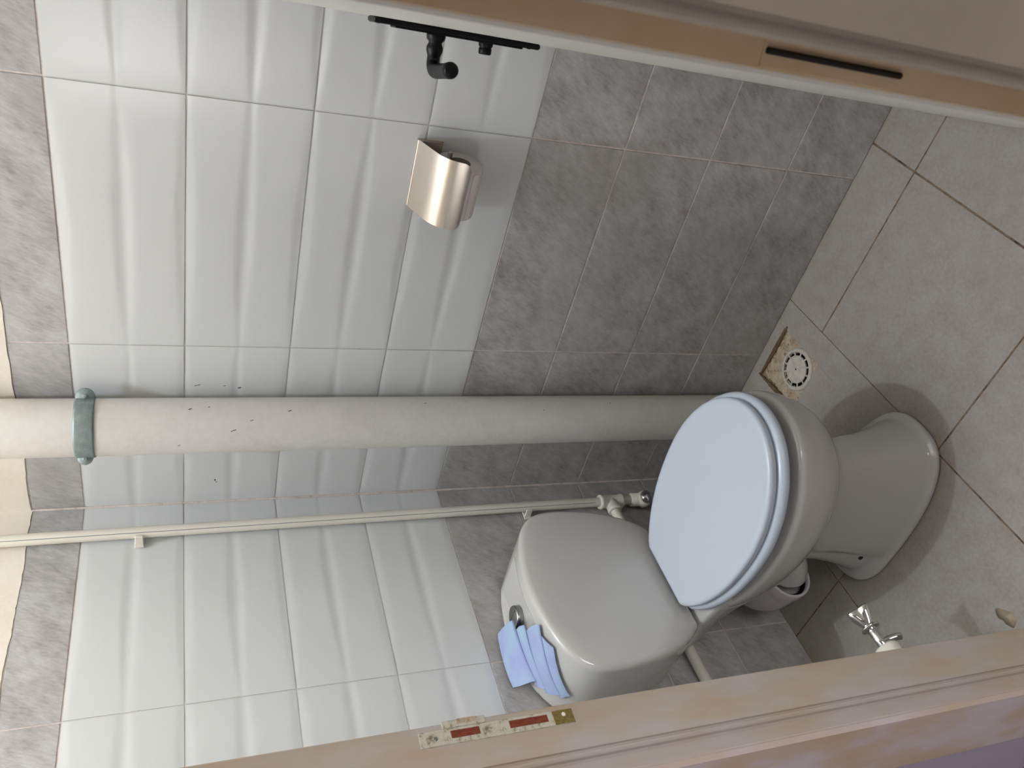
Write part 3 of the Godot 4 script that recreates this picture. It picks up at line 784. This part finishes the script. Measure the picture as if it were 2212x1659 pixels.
# ------------------------------------------------------------------ small things
func roll_holder() -> void:
	var z0 := 0.791
	var z1 := 0.922
	var h := root("toilet_roll_holder", Vector3(0, 0.96, 0.8565))
	tag(h, "stainless steel toilet roll holder with a curved hood, screwed to the white tiles", "roll holder")
	var o := -h.position
	box(Vector3(-0.0025, 0.958, z0 + 0.002), Vector3(0.0012, 1.006, z1 - 0.002), "back_plate", M.steel, h, 0.0004).position += o
	for z in [z0 + 0.002, z1 - 0.0035]:
		box(Vector3(-0.0095, 0.962, z), Vector3(-0.001, 1.005, z + 0.0015), "side_flange", M.steel, h, 0.0003).position += o
	put("hood_hinge", rod(0.003, z1 - z0 - 0.002, 14), M.steel, h, o + Vector3(-0.0075, 1.0045, z0 + 0.001), Basis(Vector3.RIGHT, PI / 2))
	# bent sheet hood
	var pr := []
	for v in smooth_path([Vector3(0.006, 1.0065, 0), Vector3(0.03, 0.9965, 0), Vector3(0.060, 0.983, 0), Vector3(0.0775, 0.9695, 0), Vector3(0.0862, 0.956, 0), Vector3(0.0905, 0.944, 0), Vector3(0.0925, 0.934, 0), Vector3(0.0928, 0.9265, 0)], 6):
		pr.append(Vector2(v.x, v.y))
	var st := SurfaceTool.new()
	st.begin(Mesh.PRIMITIVE_TRIANGLES)
	var cols := 26
	var face := func(i: int, j: int, dep: float) -> Vector3:
		var p: Vector2 = pr[i]
		var q0: Vector2 = pr[maxi(i - 1, 0)]
		var q1: Vector2 = pr[mini(i + 1, pr.size() - 1)]
		var nn := (q1 - q0).orthogonal().normalized()
		# rounded lower corners
		var left := 0.0
		for k in range(i, pr.size() - 1): left += (pr[k] as Vector2).distance_to(pr[k + 1])
		var cut := 0.0
		var rad := 0.016
		if left < rad: cut = rad - sqrt(maxf(0.0, rad * rad - (rad - left) * (rad - left)))
		var z := lerpf(z0 + cut, z1 - cut, float(j) / cols)
		return Vector3(-(p.x - nn.x * dep), p.y - nn.y * dep, z)
	for side in 2:
		var dep := 0.0 if side == 0 else -0.0012
		for i in pr.size() - 1:
			for j in cols:
				var q := [face.call(i, j, dep), face.call(i + 1, j, dep), face.call(i + 1, j + 1, dep), face.call(i, j + 1, dep)]
				var uv := [Vector2(i * 0.02, j * 0.02), Vector2(i * 0.02 + 0.02, j * 0.02), Vector2(i * 0.02 + 0.02, j * 0.02 + 0.02), Vector2(i * 0.02, j * 0.02 + 0.02)]
				var order := [0, 1, 2, 0, 2, 3] if side == 0 else [0, 2, 1, 0, 3, 2]
				st.set_smooth_group(side)
				for k in order:
					st.set_uv(uv[k])
					st.add_vertex(q[k])
	st.set_smooth_group(-1)
	for i in pr.size() - 1:
		for j in [0, cols]:
			tri(st, face.call(i, j, 0.0), face.call(i + 1, j, 0.0), face.call(i + 1, j, -0.0012))
			tri(st, face.call(i, j, 0.0), face.call(i + 1, j, -0.0012), face.call(i, j, -0.0012))
	st.generate_normals()
	put("hood", st.commit(), M.steel, h, o)
	# bent rod through the roll
	put("rod", rod(0.0045, 0.122, 18), M.steel, h, o + Vector3(-0.034, 0.9515, 0.795), Basis(Vector3.RIGHT, PI / 2))
	put("rod_arm", tube(smooth_path([Vector3(-0.034, 0.9515, 0.797), Vector3(-0.02, 0.957, 0.795), Vector3(-0.006, 0.965, 0.795), Vector3(-0.001, 0.966, 0.795)], 5), 0.0035, 14), M.steel, h, o)
	var r := root("toilet_paper_roll", Vector3(-0.0465, 0.9345, 0.8565))
	tag(r, "white toilet paper roll hanging under the steel hood", "toilet paper")
	var along := Basis(Vector3.RIGHT, PI / 2)
	put("paper", lathe([[0.0195, -0.048], [0.0418, -0.048], [0.0429, -0.047], [0.0429, 0.047], [0.0418, 0.048], [0.0195, 0.048]], 56, false), M.paper, r, Vector3.ZERO, along)
	put("cardboard_core", lathe([[0.0196, -0.0478], [0.0188, -0.0478], [0.0188, 0.0478], [0.0196, 0.0478]], 40, false), M.card, r, Vector3.ZERO, along)
	put("loose_end", block(Vector3(0.0012, 0.012, 0.088), 0.0003), M.paper, r, Vector3(-0.0382, -0.0212, 0.0), Basis(Vector3.BACK, 0.51))

func folded_cloth() -> void:
	# accordion folds: knots (x, z, lift above the cistern) at the button end and at the loose end
	var right := []
	var left := []
	var kr := [[-0.449, 0.019, 0.016], [-0.460, 0.060, 0.018], [-0.472, 0.100, 0.015], [-0.474, 0.1035, 0.0125], [-0.476, 0.101, 0.010], [-0.483, 0.088, 0.008], [-0.486, 0.086, 0.007], [-0.489, 0.088, 0.0065], [-0.496, 0.112, 0.010], [-0.504, 0.129, 0.0095], [-0.506, 0.132, 0.0075], [-0.507, 0.130, 0.0055], [-0.510, 0.122, 0.004], [-0.512, 0.120, 0.0033], [-0.514, 0.122, 0.003],
		[-0.524, 0.152, 0.007], [-0.536, 0.176, 0.0065], [-0.539, 0.179, 0.005], [-0.541, 0.177, 0.0035], [-0.549, 0.165, 0.0025], [-0.552, 0.163, 0.002], [-0.556, 0.164, 0.0025], [-0.573, 0.170, 0.005], [-0.586, 0.173, 0.0045], [-0.589, 0.174, 0.003]]
	var kl := [[-0.572, 0.014, 0.034], [-0.580, 0.030, 0.030], [-0.589, 0.055, 0.020], [-0.593, 0.064, 0.014], [-0.594, 0.062, 0.009], [-0.594, 0.052, 0.008], [-0.595, 0.048, 0.0075], [-0.597, 0.049, 0.007], [-0.604, 0.057, 0.0095], [-0.611, 0.063, 0.0085], [-0.613, 0.066, 0.007], [-0.614, 0.064, 0.0055], [-0.614, 0.057, 0.0045], [-0.615, 0.054, 0.004], [-0.617, 0.055, 0.004],
		[-0.626, 0.066, 0.011], [-0.635, 0.076, 0.011], [-0.639, 0.080, 0.008], [-0.640, 0.077, 0.005], [-0.640, 0.070, 0.0035], [-0.641, 0.068, 0.003], [-0.642, 0.070, 0.0035], [-0.645, 0.080, 0.008], [-0.648, 0.087, 0.008], [-0.650, 0.090, 0.005]]
	var xr := []
	var xl := []
	for k in kr:
		right.append(Vector2(k[1], k[2] + 0.003))
		xr.append(k[0])
	for k in kl:
		left.append(Vector2(k[1], k[2] + 0.003))
		xl.append(k[0])
	var cross := func(f: float) -> PackedVector3Array:
		var pts := []
		for i in right.size():
			var q: Vector2 = (right[i] as Vector2).lerp(left[i], f)
			var x := lerpf(xr[i], xl[i], f)
			pts.append(Vector3(x, arch(x - KX) + q.y, q.x))
		return smooth_path(pts, 4)
	var n := 16
	var st := SurfaceTool.new()
	st.begin(Mesh.PRIMITIVE_TRIANGLES)
	var th := 0.0017
	var rows := []
	for k in n + 1: rows.append(cross.call(float(k) / n))
	var m: int = rows[0].size()
	var at := func(k: int, i: int, s: float) -> Vector3:
		var a: Vector3 = rows[k][maxi(i - 1, 0)]
		var b: Vector3 = rows[k][mini(i + 1, m - 1)]
		var t := b - a
		var nn := Vector3(0, t.z, -t.y).normalized()
		return rows[k][i] + nn * s * th / 2
	for s in [1.0, -1.0]:
		st.set_smooth_group(0 if s > 0 else 1)
		for k in n:
			for i in m - 1:
				var q := [at.call(k, i, s), at.call(k, i + 1, s), at.call(k + 1, i + 1, s), at.call(k + 1, i, s)]
				if s > 0:
					tri(st, q[0], q[1], q[2]); tri(st, q[0], q[2], q[3])
				else:
					tri(st, q[0], q[2], q[1]); tri(st, q[0], q[3], q[2])
	st.set_smooth_group(-1)
	for i in m - 1:
		for k in [0, n]:
			tri(st, at.call(k, i, 1.0), at.call(k, i + 1, 1.0), at.call(k, i + 1, -1.0))
			tri(st, at.call(k, i, 1.0), at.call(k, i + 1, -1.0), at.call(k, i, -1.0))
	for k in n:
		for i in [0, m - 1]:
			tri(st, at.call(k, i, 1.0), at.call(k + 1, i, 1.0), at.call(k + 1, i, -1.0))
			tri(st, at.call(k, i, 1.0), at.call(k + 1, i, -1.0), at.call(k, i, -1.0))
	st.generate_normals()
	tag(put("folded_cloth", st.commit(), M.cloth), "pale blue cleaning cloth folded in pleats on top of the toilet cistern", "cloth")

func floor_drain() -> void:
	var d := root("floor_drain", Vector3(-0.127, 0.0, 0.503))
	tag(d, "round white slotted floor drain set in stained cement by the right wall", "drain")
	# cement bed filling the square hole, with ragged dirty edges
	var st := SurfaceTool.new()
	st.begin(Mesh.PRIMITIVE_TRIANGLES)
	var nn := FastNoiseLite.new()
	nn.seed = 9
	nn.frequency = 60.0
	var x0 := -0.178
	var x1 := -0.024
	var z0 := 0.406
	var z1 := 0.558
	var N := 40
	var h := func(i: int, j: int) -> Vector3:
		var x := lerpf(x0, x1, float(i) / N)
		var z := lerpf(z0, z1, float(j) / N)
		var edge := minf(absf(x - x1), absf(z - z0))
		var y := -0.0012 + 0.0012 * nn.get_noise_2d(x, z)
		if edge < 0.02: y -= 0.003 * (1.0 - edge / 0.02)
		return Vector3(x, y, z) - d.position
	for i in N:
		for j in N:
			var a: Vector3 = h.call(i, j)
			var b: Vector3 = h.call(i, j + 1)
			var c: Vector3 = h.call(i + 1, j + 1)
			var e: Vector3 = h.call(i + 1, j)
			var mid := (a + c) / 2
			if Vector2(mid.x, mid.z).length() < 0.041: continue
			tri(st, a, c, b); tri(st, a, e, c)
	st.generate_normals()
	put("cement_bed", st.commit(), M.cement, d)
	# brown crust along two sides of the hole
	var crust := func(from: Vector3, to: Vector3, w: float, called: String) -> void:
		var rings := []
		for k in 29:
			var f := k / 28.0
			var c := from.lerp(to, f)
			var side := (to - from).cross(Vector3.UP).normalized()
			var ww: float = w * (0.45 + 0.55 * sin(PI * clampf(f, 0.04, 0.96))) * (1.0 + 0.35 * rng.randf_range(-1, 1))
			var ring := PackedVector3Array()
			for p in [[-1.0, -0.001], [-0.75, 0.0012], [-0.2, 0.0022], [0.35, 0.0018], [0.8, 0.0009], [1.0, -0.001]]:
				ring.append(c + side * ww * p[0] + Vector3(0, p[1] * (1.0 + 0.3 * rng.randf_range(-1, 1)), 0) - d.position)
			rings.append(ring)
		put(called, loft(rings), M.brown_dirt, d)
	crust.call(Vector3(-0.034, 0, 0.565), Vector3(-0.032, 0, 0.408), 0.006, "dirt_crust")
	crust.call(Vector3(-0.026, 0, 0.410), Vector3(-0.182, 0, 0.420), 0.006, "dirt_crust")
	# grate
	var R := 0.0535
	put("rim", lathe([[0.0432, 0.0005], [0.0432, 0.0028], [0.046, 0.0035], [0.0505, 0.003], [R, 0.0], [R, -0.002]], 64, false), M.grate, d)
	put("cover", lathe([[0.0345, -0.001], [0.0345, 0.0022], [0.0335, 0.0029], [0.028, 0.003], [0.002, 0.0031]], 56, false), M.grate, d)
	put("well", lathe([[0.0435, -0.0005], [0.0435, -0.055], [0.001, -0.055]], 40, false), M.hole, d)
	for k in 12:
		var a := TAU * (k + 0.5) / 12
		put("bar", block(Vector3(0.0105, 0.0026, 0.0042), 0.0006), M.grate, d, Vector3(cos(a) * 0.0388, 0.0014, -sin(a) * 0.0388), Basis(Vector3.UP, a))
